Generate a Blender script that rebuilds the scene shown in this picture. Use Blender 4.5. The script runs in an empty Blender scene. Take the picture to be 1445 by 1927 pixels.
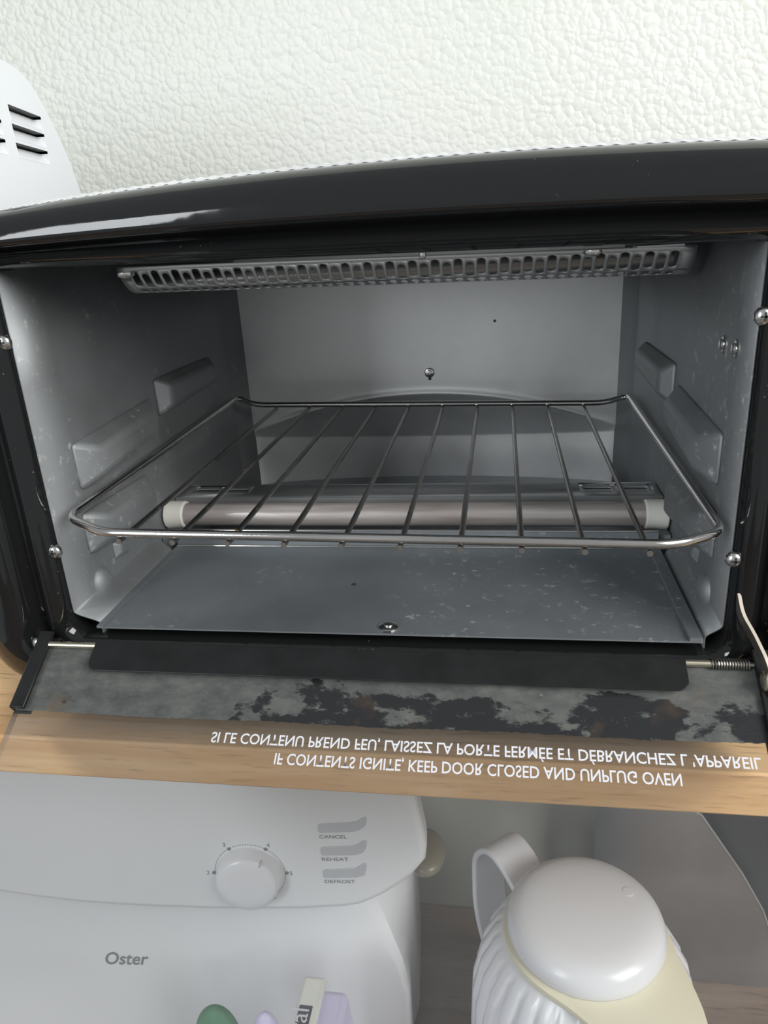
import bpy, bmesh, math, random
from mathutils import Vector, Matrix
random.seed(7)
sin, cos, pi, R = math.sin, math.cos, math.pi, math.radians
S = bpy.context.scene
COL = S.collection

# ------------------------------------------------------------------ camera
cam_d = bpy.data.cameras.new('camera')
cam = bpy.data.objects.new('camera', cam_d); COL.objects.link(cam)
rt = Vector((0.987588, 0.146138, -0.057558)); dn = Vector((-0.00118, -0.359545, -0.933127)); fw = Vector((-0.15706, 0.921613, -0.35491))
cam.matrix_world = Matrix(((rt.x, -dn.x, -fw.x, 0.05917), (rt.y, -dn.y, -fw.y, -0.30554), (rt.z, -dn.z, -fw.z, 0.15915), (0, 0, 0, 1)))
cam_d.sensor_width = 36; cam_d.sensor_fit = 'AUTO'; cam_d.lens = 1400.9 * 36 / 1927
cam_d.clip_start = 0.01
S.camera = cam

# ------------------------------------------------------------------ world, light, exposure
W = bpy.data.worlds.new('world'); S.world = W; W.use_nodes = True
W.node_tree.nodes['Background'].inputs[0].default_value = (0.95, 0.98, 1.0, 1)
W.node_tree.nodes['Background'].inputs[1].default_value = 0.36
def area(name, loc, target, sx, sy, power, col):
    d = bpy.data.lights.new(name, 'AREA'); d.shape = 'RECTANGLE'; d.size = sx; d.size_y = sy; d.energy = power; d.color = col
    o = bpy.data.objects.new(name, d); COL.objects.link(o); o.location = loc
    o.rotation_euler = (Vector(target) - Vector(loc)).to_track_quat('-Z', 'Y').to_euler()
    return o
area('window_light_right', (1.40, -0.95, 1.00), (0, 0.1, 0.1), 1.1, 1.1, 42, (1.0, 0.98, 0.95))
area('window_light_left', (-0.98, -1.50, 0.62), (-0.1, 0.1, 0.15), 0.46, 0.95, 15, (0.93, 0.97, 1.0))
S.view_settings.view_transform = 'Standard'; S.view_settings.look = 'None'
S.view_settings.exposure = 0.0; S.view_settings.gamma = 1.0; S.view_settings.use_curve_mapping = False

# ------------------------------------------------------------------ helpers
def link(o, parent=None):
    COL.objects.link(o)
    if parent is not None: o.parent = parent
    return o
def tag(o, label=None, cat=None, group=None, kind=None):
    if label: o['label'] = label
    if cat: o['category'] = cat
    if group: o['group'] = group
    if kind: o['kind'] = kind
    return o
def empty(name, loc=(0, 0, 0), rot=(0, 0, 0), parent=None):
    o = bpy.data.objects.new(name, None); o.location = loc; o.rotation_euler = rot; o.empty_display_size = 0.02
    return link(o, parent)
def mesh(name, V, F, mat, parent=None, smooth=True, angle=35, off=None, solid=0, bevel=0, seg=2, weld=False):
    """one mesh object; off: the parent's world origin, taken off the vertices"""
    me = bpy.data.meshes.new(name)
    if off is not None: V = [(v[0] - off[0], v[1] - off[1], v[2] - off[2]) for v in V]
    me.from_pydata([tuple(v) for v in V], [], F); me.update()
    bm = bmesh.new(); bm.from_mesh(me)
    if weld: bmesh.ops.remove_doubles(bm, verts=bm.verts, dist=2e-5)
    bmesh.ops.recalc_face_normals(bm, faces=bm.faces); bm.to_mesh(me); bm.free()
    if smooth: me.shade_smooth(); me.set_sharp_from_angle(angle=R(angle))
    o = bpy.data.objects.new(name, me); link(o, parent)
    me.materials.append(mat)
    if solid:
        m = o.modifiers.new('thickness', 'SOLIDIFY'); m.thickness = solid; m.offset = 0
    if bevel:
        m = o.modifiers.new('bevel', 'BEVEL'); m.width = bevel; m.segments = seg; m.limit_method = 'ANGLE'; m.angle_limit = R(40); m.harden_normals = False
    return o
def boxv(x0, x1, y0, y1, z0, z1):
    V = [(x, y, z) for z in (z0, z1) for y in (y0, y1) for x in (x0, x1)]
    F = [(0, 2, 3, 1), (4, 5, 7, 6), (0, 1, 5, 4), (2, 6, 7, 3), (0, 4, 6, 2), (1, 3, 7, 5)]
    return V, F
def merge(parts):
    V, F = [], []
    for v, f in parts:
        n = len(V); V += list(v); F += [tuple(i + n for i in q) for q in f]
    return V, F
def tubev(path, r, n=10, closed=False, cap=True):
    P = [Vector(q) for q in path]; m = len(P); V, F = [], []
    prev = None
    for i in range(m):
        if closed: t = (P[(i + 1) % m] - P[i - 1])
        else: t = P[min(i + 1, m - 1)] - P[max(i - 1, 0)]
        t.normalize()
        if prev is None:
            a = Vector((0, 0, 1)) if abs(t.z) < .9 else Vector((1, 0, 0))
            u = t.cross(a).normalized()
        else:
            u = (prev - t * prev.dot(t)).normalized()
        prev = u; w = t.cross(u)
        rr = r[i] if isinstance(r, (list, tuple)) else r
        for k in range(n):
            a = 2 * pi * k / n
            V.append(P[i] + u * (rr * cos(a)) + w * (rr * sin(a)))
    for i in range(m if closed else m - 1):
        j = (i + 1) % m
        for k in range(n):
            l = (k + 1) % n
            F.append((i * n + k, i * n + l, j * n + l, j * n + k))
    if not closed and cap:
        F.append(tuple(range(n))); F.append(tuple((m - 1) * n + k for k in range(n)))
    return V, F
def fillet(path, r, n=6, closed=False):
    P = [Vector(q) for q in path]; out = []; m = len(P)
    for i in range(m):
        if not closed and i in (0, m - 1): out.append(P[i]); continue
        a, b, c = P[i - 1], P[i], P[(i + 1) % m]
        d1 = (a - b); d2 = (c - b); rr = min(r, d1.length * .49, d2.length * .49)
        s = b + d1.normalized() * rr; e = b + d2.normalized() * rr
        for k in range(n + 1):
            t = k / n; out.append(s * (1 - t) ** 2 + b * 2 * t * (1 - t) + e * t * t)
    return out
def lathev(prof, n=48, cx=0, cy=0, wob=None):
    V, F = [], []
    for (r, z) in prof:
        for k in range(n):
            a = 2 * pi * k / n
            q = r * (1 + (wob(a, z) if wob else 0))
            V.append((cx + q * cos(a), cy + q * sin(a), z))
    m = len(prof)
    for i in range(m - 1):
        for k in range(n):
            l = (k + 1) % n
            F.append((i * n + k, i * n + l, (i + 1) * n + l, (i + 1) * n + k))
    F.append(tuple(range(n))); F.append(tuple((m - 1) * n + k for k in range(n)))
    return V, F
def prism(poly, fn, d0, d1):
    """2D polygon extruded between depths d0 and d1, mapped by fn(a, b, d)"""
    n = len(poly)
    V = [fn(a, b, d0) for a, b in poly] + [fn(a, b, d1) for a, b in poly]
    F = [tuple(range(n)), tuple(n + i for i in range(n))] + [(i, (i + 1) % n, n + (i + 1) % n, n + i) for i in range(n)]
    return V, F
def disc(c, nrm, r, h, n=16, dome=0.0, rings=4):
    """a low screw-head like dome sitting on a point, facing nrm"""
    nrm = Vector(nrm).normalized(); a = Vector((0, 0, 1)) if abs(nrm.z) < .9 else Vector((1, 0, 0))
    u = nrm.cross(a).normalized(); w = nrm.cross(u); c = Vector(c)
    prof = [(r, 0), (r, h)] + [(r * cos(t * pi / 2 / rings), h + dome * sin(t * pi / 2 / rings)) for t in range(1, rings)] + [(r * .02, h + dome)]
    V, F = [], []
    for q, z in prof:
        for k in range(n):
            t = 2 * pi * k / n
            V.append(c + u * (q * cos(t)) + w * (q * sin(t)) + nrm * z)
    for i in range(len(prof) - 1):
        for k in range(n):
            l = (k + 1) % n; F.append((i * n + k, i * n + l, (i + 1) * n + l, (i + 1) * n + k))
    F.append(tuple((len(prof) - 1) * n + k for k in range(n))); F.append(tuple(range(n)))
    return V, F
def text_mesh(name, body, mat, parent, mapfn, width=None, height=None, x0=0, y0=0, shear=0, space=1.0, bold=0.0):
    """lettering as a thin mesh: 2D outline scaled to width x height at (x0, y0), mapped to 3D"""
    cu = bpy.data.curves.new(name, 'FONT'); cu.body = body; cu.size = 1; cu.shear = shear; cu.space_character = space; cu.offset = bold
    cu.resolution_u = 3
    tmp = bpy.data.objects.new(name, cu); COL.objects.link(tmp)
    bpy.context.view_layer.update()
    dg = bpy.context.evaluated_depsgraph_get()
    me = bpy.data.meshes.new_from_object(tmp.evaluated_get(dg))
    bpy.data.objects.remove(tmp)
    xs = [v.co.x for v in me.vertices]; ys = [v.co.y for v in me.vertices]
    ax, bx = min(xs), max(xs); ay = 0.0; by = max(ys)
    if height and 'É' in body: by = 0.73
    sx = width / (bx - ax) if width else height / (by - ay)
    sy = height / (by - ay) if height else sx
    for v in me.vertices: v.co = Vector(mapfn(x0 + (v.co.x - ax) * sx, y0 + v.co.y * sy))
    me.name = name; me.materials.clear(); me.materials.append(mat)
    return link(bpy.data.objects.new(name, me), parent)

# ------------------------------------------------------------------ materials
def newmat(name):
    m = bpy.data.materials.new(name); m.use_nodes = True; nt = m.node_tree
    return m, nt, nt.nodes['Principled BSDF']
def N(nt, t, **kw):
    n = nt.nodes.new(t)
    for k, v in kw.items():
        if k.startswith('_'): setattr(n, k[1:], v)
        else: n.inputs[k.replace('__', ' ')].default_value = v
    return n
def L(nt, a, ao, b, bi): nt.links.new(a.outputs[ao], b.inputs[bi])
def ramp(nt, stops):
    r = nt.nodes.new('ShaderNodeValToRGB'); e = r.color_ramp.elements
    while len(e) < len(stops): e.new(0.5)
    for q, (p_, c) in zip(e, stops): q.position = p_; q.color = (*c, 1) if len(c) == 3 else c
    return r
def g(v): return (v, v, v)
def simple(name, col, rough=.5, metal=0.0, coat=0.0, bump=0.0, bscale=200, var=0.0, vscale=30, spec=.5):
    m, nt, b = newmat(name)
    b.inputs['Base Color'].default_value = (*col, 1); b.inputs['Roughness'].default_value = rough
    b.inputs['Metallic'].default_value = metal; b.inputs['Coat Weight'].default_value = coat; b.inputs['Specular IOR Level'].default_value = spec
    tc = N(nt, 'ShaderNodeTexCoord')
    if var:
        no = N(nt, 'ShaderNodeTexNoise', Scale=vscale, Detail=5.0); L(nt, tc, 'Object', no, 'Vector')
        r = ramp(nt, [(.3, tuple(c * (1 - var) for c in col)), (.7, tuple(min(1, c * (1 + var)) for c in col))])
        L(nt, no, 'Fac', r, 'Fac'); L(nt, r, 'Color', b, 'Base Color')
    if bump:
        no = N(nt, 'ShaderNodeTexNoise', Scale=bscale, Detail=3.0); L(nt, tc, 'Object', no, 'Vector')
        bp = N(nt, 'ShaderNodeBump', Strength=bump, Distance=.001); L(nt, no, 'Fac', bp, 'Height'); L(nt, bp, 'Normal', b, 'Normal')
    return m
def enamel():
    m, nt, b = newmat('black_enamel')
    tc = N(nt, 'ShaderNodeTexCoord')
    vo = N(nt, 'ShaderNodeTexVoronoi', Scale=260.0); L(nt, tc, 'Object', vo, 'Vector')
    no = N(nt, 'ShaderNodeTexNoise', Scale=45.0, Detail=4.0); L(nt, tc, 'Object', no, 'Vector')
    mr = N(nt, 'ShaderNodeMapRange'); mr.inputs[1].default_value = .10; mr.inputs[2].default_value = .06; L(nt, vo, 'Distance', mr, 0)
    m2 = N(nt, 'ShaderNodeMapRange'); m2.inputs[1].default_value = .56; m2.inputs[2].default_value = .66; L(nt, no, 'Fac', m2, 0)
    mu = N(nt, 'ShaderNodeMath', _operation='MULTIPLY'); L(nt, mr, 0, mu, 0); L(nt, m2, 0, mu, 1)
    mx = N(nt, 'ShaderNodeMix', _data_type='RGBA'); mx.inputs['A'].default_value = (.010, .0105, .011, 1); mx.inputs['B'].default_value = (.16, .16, .155, 1)
    L(nt, mu, 0, mx, 'Factor'); L(nt, mx, 'Result', b, 'Base Color')
    r = ramp(nt, [(.35, g(.05)), (.75, g(.13))]); L(nt, no, 'Fac', r, 'Fac'); L(nt, r, 'Color', b, 'Roughness')
    wv = N(nt, 'ShaderNodeTexNoise', Scale=60.0, Detail=2.0); L(nt, tc, 'Object', wv, 'Vector')
    bp = N(nt, 'ShaderNodeBump', Strength=.06, Distance=.002); L(nt, wv, 'Fac', bp, 'Height'); L(nt, bp, 'Normal', b, 'Normal')
    b.inputs['Specular IOR Level'].default_value = .55
    return m
def steel(name, col=(.50, .52, .53), r0=.30, r1=.46, stain=.25, aniso=(1, 1, 1), brown=False, metal=1.0):
    m, nt, b = newmat(name)
    tc = N(nt, 'ShaderNodeTexCoord'); mp = N(nt, 'ShaderNodeMapping'); mp.inputs['Scale'].default_value = aniso
    L(nt, tc, 'Object', mp, 'Vector')
    big = N(nt, 'ShaderNodeTexNoise', Scale=14.0, Detail=6.0); L(nt, mp, 'Vector', big, 'Vector')
    fine = N(nt, 'ShaderNodeTexNoise', Scale=1400.0, Detail=2.0); L(nt, mp, 'Vector', fine, 'Vector')
    c = ramp(nt, [(.3, tuple(v * .86 for v in col)), (.7, tuple(min(1, v * 1.08) for v in col))]); L(nt, big, 'Fac', c, 'Fac')
    # whitish residue specks and smears
    sm = N(nt, 'ShaderNodeTexNoise', Scale=170.0, Detail=9.0, Roughness=.75); L(nt, tc, 'Object', sm, 'Vector')
    gate = N(nt, 'ShaderNodeTexNoise', Scale=11.0, Detail=2.0); L(nt, tc, 'Object', gate, 'Vector')
    a1 = N(nt, 'ShaderNodeMapRange'); a1.inputs[1].default_value = .57; a1.inputs[2].default_value = .70; L(nt, sm, 'Fac', a1, 0)
    a2 = N(nt, 'ShaderNodeMapRange'); a2.inputs[1].default_value = .47; a2.inputs[2].default_value = .62; L(nt, gate, 'Fac', a2, 0)
    mu = N(nt, 'ShaderNodeMath', _operation='MULTIPLY'); L(nt, a1, 0, mu, 0); L(nt, a2, 0, mu, 1)
    m3 = N(nt, 'ShaderNodeMath', _operation='MULTIPLY'); L(nt, mu, 0, m3, 0); m3.inputs[1].default_value = stain
    mx = N(nt, 'ShaderNodeMix', _data_type='RGBA'); L(nt, m3, 0, mx, 'Factor'); L(nt, c, 'Color', mx, 'A')
    mx.inputs['B'].default_value = (.30, .16, .06, 1) if brown else (.72, .73, .72, 1)
    L(nt, mx, 'Result', b, 'Base Color')
    inv = N(nt, 'ShaderNodeMath', _operation='SUBTRACT'); inv.inputs[0].default_value = metal; L(nt, m3, 0, inv, 1); L(nt, inv, 0, b, 'Metallic')
    r = ramp(nt, [(.3, g(r0)), (.7, g(r1))]); L(nt, big, 'Fac', r, 'Fac'); L(nt, r, 'Color', b, 'Roughness')
    bp = N(nt, 'ShaderNodeBump', Strength=.05, Distance=.0006); L(nt, fine, 'Fac', bp, 'Height'); L(nt, bp, 'Normal', b, 'Normal')
    return m
def wallpaper():
    m, nt, b = newmat('embossed_wallpaper')
    tc = N(nt, 'ShaderNodeTexCoord')
    wp = N(nt, 'ShaderNodeTexNoise', Scale=90.0, Detail=1.0); L(nt, tc, 'Object', wp, 'Vector')
    mixv = N(nt, 'ShaderNodeMix', _data_type='VECTOR'); mixv.inputs['Factor'].default_value = .006
    L(nt, tc, 'Object', mixv, 'A'); L(nt, wp, 'Color', mixv, 'B')
    v1 = N(nt, 'ShaderNodeTexVoronoi', Scale=205.0, _feature='SMOOTH_F1', Smoothness=.12, Randomness=1.0); L(nt, mixv, 'Result', v1, 'Vector')
    sq = N(nt, 'ShaderNodeMath', _operation='POWER'); L(nt, v1, 'Distance', sq, 0); sq.inputs[1].default_value = 1.5
    i2 = N(nt, 'ShaderNodeMath', _operation='MULTIPLY'); i2.inputs[1].default_value = -1.0; L(nt, sq, 0, i2, 0)
    bp = N(nt, 'ShaderNodeBump', Strength=.36, Distance=.0030); L(nt, i2, 0, bp, 'Height'); L(nt, bp, 'Normal', b, 'Normal')
    no = N(nt, 'ShaderNodeTexNoise', Scale=4.0, Detail=2.0); L(nt, tc, 'Object', no, 'Vector')
    c = ramp(nt, [(.35, (.655, .69, .63)), (.65, (.685, .70, .665))]); L(nt, no, 'Fac', c, 'Fac'); L(nt, c, 'Color', b, 'Base Color')
    b.inputs['Roughness'].default_value = .42; b.inputs['Specular IOR Level'].default_value = .35
    return m
def pine(name, light=(.93, .61, .31), dark=(.74, .41, .17), scale=1.0):
    m, nt, b = newmat(name)
    tc = N(nt, 'ShaderNodeTexCoord'); mp = N(nt, 'ShaderNodeMapping'); mp.inputs['Scale'].default_value = (2.2 * scale, 22 * scale, 30 * scale)
    L(nt, tc, 'Object', mp, 'Vector')
    n1 = N(nt, 'ShaderNodeTexNoise', Scale=2.2, Detail=7.0, Roughness=.6, Distortion=.5); L(nt, mp, 'Vector', n1, 'Vector')
    c = ramp(nt, [(.30, dark), (.46, tuple((a + b_) / 2 for a, b_ in zip(light, dark))), (.58, light), (.75, tuple(min(1, a * 1.08) for a in light))])
    L(nt, n1, 'Fac', c, 'Fac')
    # short dark pores
    mp2 = N(nt, 'ShaderNodeMapping'); mp2.inputs['Scale'].default_value = (40, 420, 420); L(nt, tc, 'Object', mp2, 'Vector')
    n2 = N(nt, 'ShaderNodeTexNoise', Scale=1.0, Detail=3.0); L(nt, mp2, 'Vector', n2, 'Vector')
    a = N(nt, 'ShaderNodeMapRange'); a.inputs[1].default_value = .585; a.inputs[2].default_value = .70; L(nt, n2, 'Fac', a, 0)
    mx = N(nt, 'ShaderNodeMix', _data_type='RGBA'); mx.inputs['B'].default_value = (*[v * .55 for v in dark], 1)
    m4 = N(nt, 'ShaderNodeMath', _operation='MULTIPLY'); m4.inputs[1].default_value = .6; L(nt, a, 0, m4, 0)
    L(nt, m4, 0, mx, 'Factor'); L(nt, c, 'Color', mx, 'A')
    # knots
    mp3 = N(nt, 'ShaderNodeMapping'); mp3.inputs['Scale'].default_value = (9, 16, 5); mp3.inputs['Location'].default_value = (.36, .1, 0); L(nt, tc, 'Object', mp3, 'Vector')
    vo = N(nt, 'ShaderNodeTexVoronoi', Scale=1.0, Randomness=1.0); L(nt, mp3, 'Vector', vo, 'Vector')
    k = N(nt, 'ShaderNodeMapRange'); k.inputs[1].default_value = .16; k.inputs[2].default_value = .07; L(nt, vo, 'Distance', k, 0)
    mk = N(nt, 'ShaderNodeMix', _data_type='RGBA'); mk.inputs['B'].default_value = (.24, .12, .045, 1)
    m5 = N(nt, 'ShaderNodeMath', _operation='MULTIPLY'); m5.inputs[1].default_value = .75; L(nt, k, 0, m5, 0)
    L(nt, m5, 0, mk, 'Factor'); L(nt, mx, 'Result', mk, 'A'); L(nt, mk, 'Result', b, 'Base Color')
    bp = N(nt, 'ShaderNodeBump', Strength=.25, Distance=.0006); L(nt, n2, 'Fac', bp, 'Height'); L(nt, bp, 'Normal', b, 'Normal')
    b.inputs['Roughness'].default_value = .52
    return m
def frit():
    """black printed border of the door glass, dulled by burnt-on grease"""
    m, nt, b = newmat('stained_black_border')
    tc = N(nt, 'ShaderNodeTexCoord'); mp = N(nt, 'ShaderNodeMapping'); mp.inputs['Scale'].default_value = (1, 1.7, 1.7); L(nt, tc, 'Object', mp, 'Vector')
    n1 = N(nt, 'ShaderNodeTexNoise', Scale=26.0, Detail=9.0, Roughness=.62, Distortion=.25); L(nt, mp, 'Vector', n1, 'Vector')
    n2 = N(nt, 'ShaderNodeTexNoise', Scale=75.0, Detail=8.0, Roughness=.7); L(nt, mp, 'Vector', n2, 'Vector')
    base = ramp(nt, [(.25, (.038, .041, .040)), (.5, (.080, .085, .082)), (.75, (.135, .136, .122))]); L(nt, n2, 'Fac', base, 'Fac')
    # the grease is rubbed through mostly along the lower middle of the border
    sx = N(nt, 'ShaderNodeSeparateXYZ'); L(nt, tc, 'Object', sx, 'Vector')
    yb = N(nt, 'ShaderNodeMapRange', _interpolation_type='SMOOTHSTEP'); yb.inputs[1].default_value = -.158; yb.inputs[2].default_value = -.176; yb.inputs[3].default_value = -.16; yb.inputs[4].default_value = .07; L(nt, sx, 'Y', yb, 0)
    xb = N(nt, 'ShaderNodeMapRange', _interpolation_type='SMOOTHSTEP'); xb.inputs[1].default_value = -.075; xb.inputs[2].default_value = -.025; xb.inputs[3].default_value = -.14; xb.inputs[4].default_value = 0; L(nt, sx, 'X', xb, 0)
    n1b = N(nt, 'ShaderNodeTexNoise', Scale=62.0, Detail=10.0, Roughness=.66); L(nt, mp, 'Vector', n1b, 'Vector')
    ad = N(nt, 'ShaderNodeMath', _operation='ADD'); L(nt, yb, 0, ad, 0); L(nt, xb, 0, ad, 1)
    av = N(nt, 'ShaderNodeMix', _data_type='FLOAT'); av.inputs['Factor'].default_value = .45; L(nt, n1, 'Fac', av, 'A'); L(nt, n1b, 'Fac', av, 'B')
    ad2 = N(nt, 'ShaderNodeMath', _operation='ADD'); L(nt, ad, 0, ad2, 0); L(nt, av, 'Result', ad2, 1)
    bare = ramp(nt, [(.520, g(0)), (.548, g(1))]); L(nt, ad2, 0, bare, 'Fac')
    mx = N(nt, 'ShaderNodeMix', _data_type='RGBA'); L(nt, bare, 'Color', mx, 'Factor'); L(nt, base, 'Color', mx, 'A'); mx.inputs['B'].default_value = (.018, .019, .021, 1)
    n3 = N(nt, 'ShaderNodeTexNoise', Scale=120.0, Detail=8.0, Roughness=.8); L(nt, tc, 'Object', n3, 'Vector')
    a = N(nt, 'ShaderNodeMapRange'); a.inputs[1].default_value = .64; a.inputs[2].default_value = .75; L(nt, n3, 'Fac', a, 0)
    m2 = N(nt, 'ShaderNodeMix', _data_type='RGBA'); L(nt, a, 0, m2, 'Factor'); L(nt, mx, 'Result', m2, 'A'); m2.inputs['B'].default_value = (.40, .38, .32, 1)
    n4 = N(nt, 'ShaderNodeTexNoise', Scale=38.0, Detail=3.0); L(nt, tc, 'Object', n4, 'Vector')
    a4 = N(nt, 'ShaderNodeMapRange'); a4.inputs[1].default_value = .62; a4.inputs[2].default_value = .78; a4.inputs[4].default_value = .55; L(nt, n4, 'Fac', a4, 0)
    m4 = N(nt, 'ShaderNodeMix', _data_type='RGBA'); L(nt, a4, 0, m4, 'Factor'); L(nt, m2, 'Result', m4, 'A'); m4.inputs['B'].default_value = (.12, .075, .04, 1)
    L(nt, m4, 'Result', b, 'Base Color')
    rr = N(nt, 'ShaderNodeMapRange'); rr.inputs[3].default_value = .55; rr.inputs[4].default_value = .28; L(nt, bare, 'Color', rr, 0); L(nt, rr, 0, b, 'Roughness')
    bp = N(nt, 'ShaderNodeBump', Strength=.3, Distance=.0008); L(nt, n2, 'Fac', bp, 'Height'); L(nt, bp, 'Normal', b, 'Normal')
    return m
def glass():
    """clear sheet with a thin film of grease"""
    m, nt, b = newmat('door_glass'); nt.nodes.remove(b); out = nt.nodes['Material Output']
    fr = N(nt, 'ShaderNodeFresnel', IOR=1.5)
    tr = N(nt, 'ShaderNodeBsdfTransparent'); tr.inputs['Color'].default_value = (.965, .975, .975, 1)
    gl = N(nt, 'ShaderNodeBsdfGlossy', Roughness=.02); gl.inputs['Color'].default_value = (1, 1, 1, 1)
    df = N(nt, 'ShaderNodeBsdfDiffuse'); df.inputs['Color'].default_value = (.55, .56, .57, 1)
    tc = N(nt, 'ShaderNodeTexCoord'); no = N(nt, 'ShaderNodeTexNoise', Scale=22.0, Detail=4.0); L(nt, tc, 'Object', no, 'Vector')
    mr = N(nt, 'ShaderNodeMapRange'); mr.inputs[1].default_value = .3; mr.inputs[2].default_value = .75; mr.inputs[3].default_value = .02; mr.inputs[4].default_value = .055; L(nt, no, 'Fac', mr, 0)
    m1 = N(nt, 'ShaderNodeMixShader'); L(nt, mr, 0, m1, 0); L(nt, tr, 0, m1, 1); L(nt, df, 0, m1, 2)
    m2 = N(nt, 'ShaderNodeMixShader'); L(nt, fr, 0, m2, 0); L(nt, m1, 0, m2, 1); L(nt, gl, 0, m2, 2)
    L(nt, m2, 0, out, 'Surface')
    return m
def quartz():
    m, nt, b = newmat('cloudy_quartz_tube')
    tc = N(nt, 'ShaderNodeTexCoord'); mp = N(nt, 'ShaderNodeMapping'); mp.inputs['Scale'].default_value = (1, 12, 12); L(nt, tc, 'Object', mp, 'Vector')
    no = N(nt, 'ShaderNodeTexNoise', Scale=16.0, Detail=4.0); L(nt, mp, 'Vector', no, 'Vector')
    c = ramp(nt, [(.3, (.36, .31, .29)), (.7, (.56, .53, .51))]); L(nt, no, 'Fac', c, 'Fac'); L(nt, c, 'Color', b, 'Base Color')
    b.inputs['Roughness'].default_value = .28; b.inputs['Coat Weight'].default_value = .5; b.inputs['Metallic'].default_value = .25
    return m

M = dict(
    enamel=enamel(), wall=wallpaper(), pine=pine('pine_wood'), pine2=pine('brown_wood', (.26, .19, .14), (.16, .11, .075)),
    steel=steel('aluminised_steel', (.325, .342, .350), .56, .70, .60, metal=.78), tray=steel('dull_steel_plate', (.285, .31, .33), .46, .60, .60, metal=.70), back=steel('lit_back_panel_steel', (.84, .845, .84), .40, .54, .12, metal=.72),  # back panel steel is paler: the room's bright reflection is put into its colour
    cover=steel('stamped_steel', (.60, .615, .62), .36, .5, .15, metal=.85), chrome=steel('chromed_wire', (.66, .65, .63), .12, .22, .12, brown=True),
    bar=steel('dulled_chrome_bar', (.40, .385, .365), .20, .38, .45, brown=True), frit=frit(), glass=glass(), quartz=quartz(),
    ceramic=simple('white_ceramic', (.80, .79, .73), .45, var=.06, vscale=60), screw=simple('zinc_screw', (.70, .70, .68), .22, 1.0),
    satin=simple('satin_black_metal', (.013, .0135, .014), .36, var=.25, vscale=70, bump=.1, spec=.28), rod=simple('nickel_rod', (.72, .66, .52), .25, 1.0),
    armm=simple('dull_nickel', (.42, .38, .33), .45, 1.0),
    springm=simple('spring_steel', (.32, .31, .29), .35, 1.0), print_w=simple('white_print', (.66, .68, .73), .5),
    shell=simple('oven_shell_steel', (.78, .80, .80), .45, .35, var=.1), white=simple('white_plastic', (.80, .825, .865), .38),
    white2=simple('toaster_white_plastic', (.70, .71, .725), .36, var=.02, vscale=8), grey=simple('grey_button_plastic', (.46, .47, .50), .5),
    ink=simple('grey_ink', (.17, .18, .19), .6), jug=simple('jug_white_plastic', (.70, .705, .73), .24), cream=simple('cream_plastic', (.72, .68, .52), .42),
    lav=simple('lavender_plastic', (.60, .57, .76), .45), ivory=simple('ivory_plastic', (.74, .75, .70), .5), lab=simple('dark_label', (.06, .06, .08), .5),
    green=simple('green_silicone', (.07, .20, .11), .6, var=.15, vscale=120), lwall=simple('grey_green_paint', (.40, .41, .36), .6, var=.08, vscale=9),
    sheet=steel('baking_sheet_steel', (.46, .48, .51), .30, .48, .15), dark=simple('charcoal_plastic', (.035, .037, .041), .42, var=.2, vscale=50),
    dslot=simple('dark_inside', (.03, .032, .03), .7), gap=simple('vent_shade', (.10, .105, .095), .8), crumb=simple('burnt_crumb', (.42, .24, .07), .8, var=.4, vscale=400),
    clearp=simple('amber_clear_plastic', (.17, .155, .11), .3))

# ================================================================== THE SETTING
SHZ, SHY = -0.0600, -0.0385       # shelf top, shelf front
o = mesh('wall_back', *boxv(-1.2, 1.2, 0.36, 0.40, -0.60, 1.0), M['wall'], smooth=False); tag(o, kind='structure')
o = mesh('wall_lower', *boxv(-0.75, 0.75, 0.17, 0.36, -0.60, -0.0825), M['lwall'], smooth=False); tag(o, kind='structure')
o = mesh('shelf_board', *boxv(-0.75, 0.75, SHY, 0.36, -0.0824, SHZ), M['pine'], bevel=.0012)
tag(o, 'pale pine shelf board that carries the open toaster oven', 'shelf')
LZ = -0.385
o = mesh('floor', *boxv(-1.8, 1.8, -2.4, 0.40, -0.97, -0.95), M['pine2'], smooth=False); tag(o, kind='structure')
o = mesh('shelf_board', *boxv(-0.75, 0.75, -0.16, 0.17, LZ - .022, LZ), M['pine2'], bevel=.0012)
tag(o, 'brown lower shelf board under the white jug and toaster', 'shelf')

# ================================================================== TOASTER OVEN
OV = empty('toaster_oven', (0.0, 0.14, SHZ)); OO = (0.0, 0.14, SHZ)
tag(OV, 'black enamelled toaster oven with its glass door hanging open on the pine shelf', 'toaster oven')
def part(name, V, F, mat, **kw):
    par = kw.pop('parent', OV)
    return mesh(name, V, F, mat, par, off=OO, **kw)
HW, D, ZF, ZT, ZB = 0.155, 0.2767, -0.040, 0.150, -0.024
def sk(x, z): return z - 0.016 * x * max(0.0, z) / 0.15     # the front top edge runs very slightly down to the right

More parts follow.
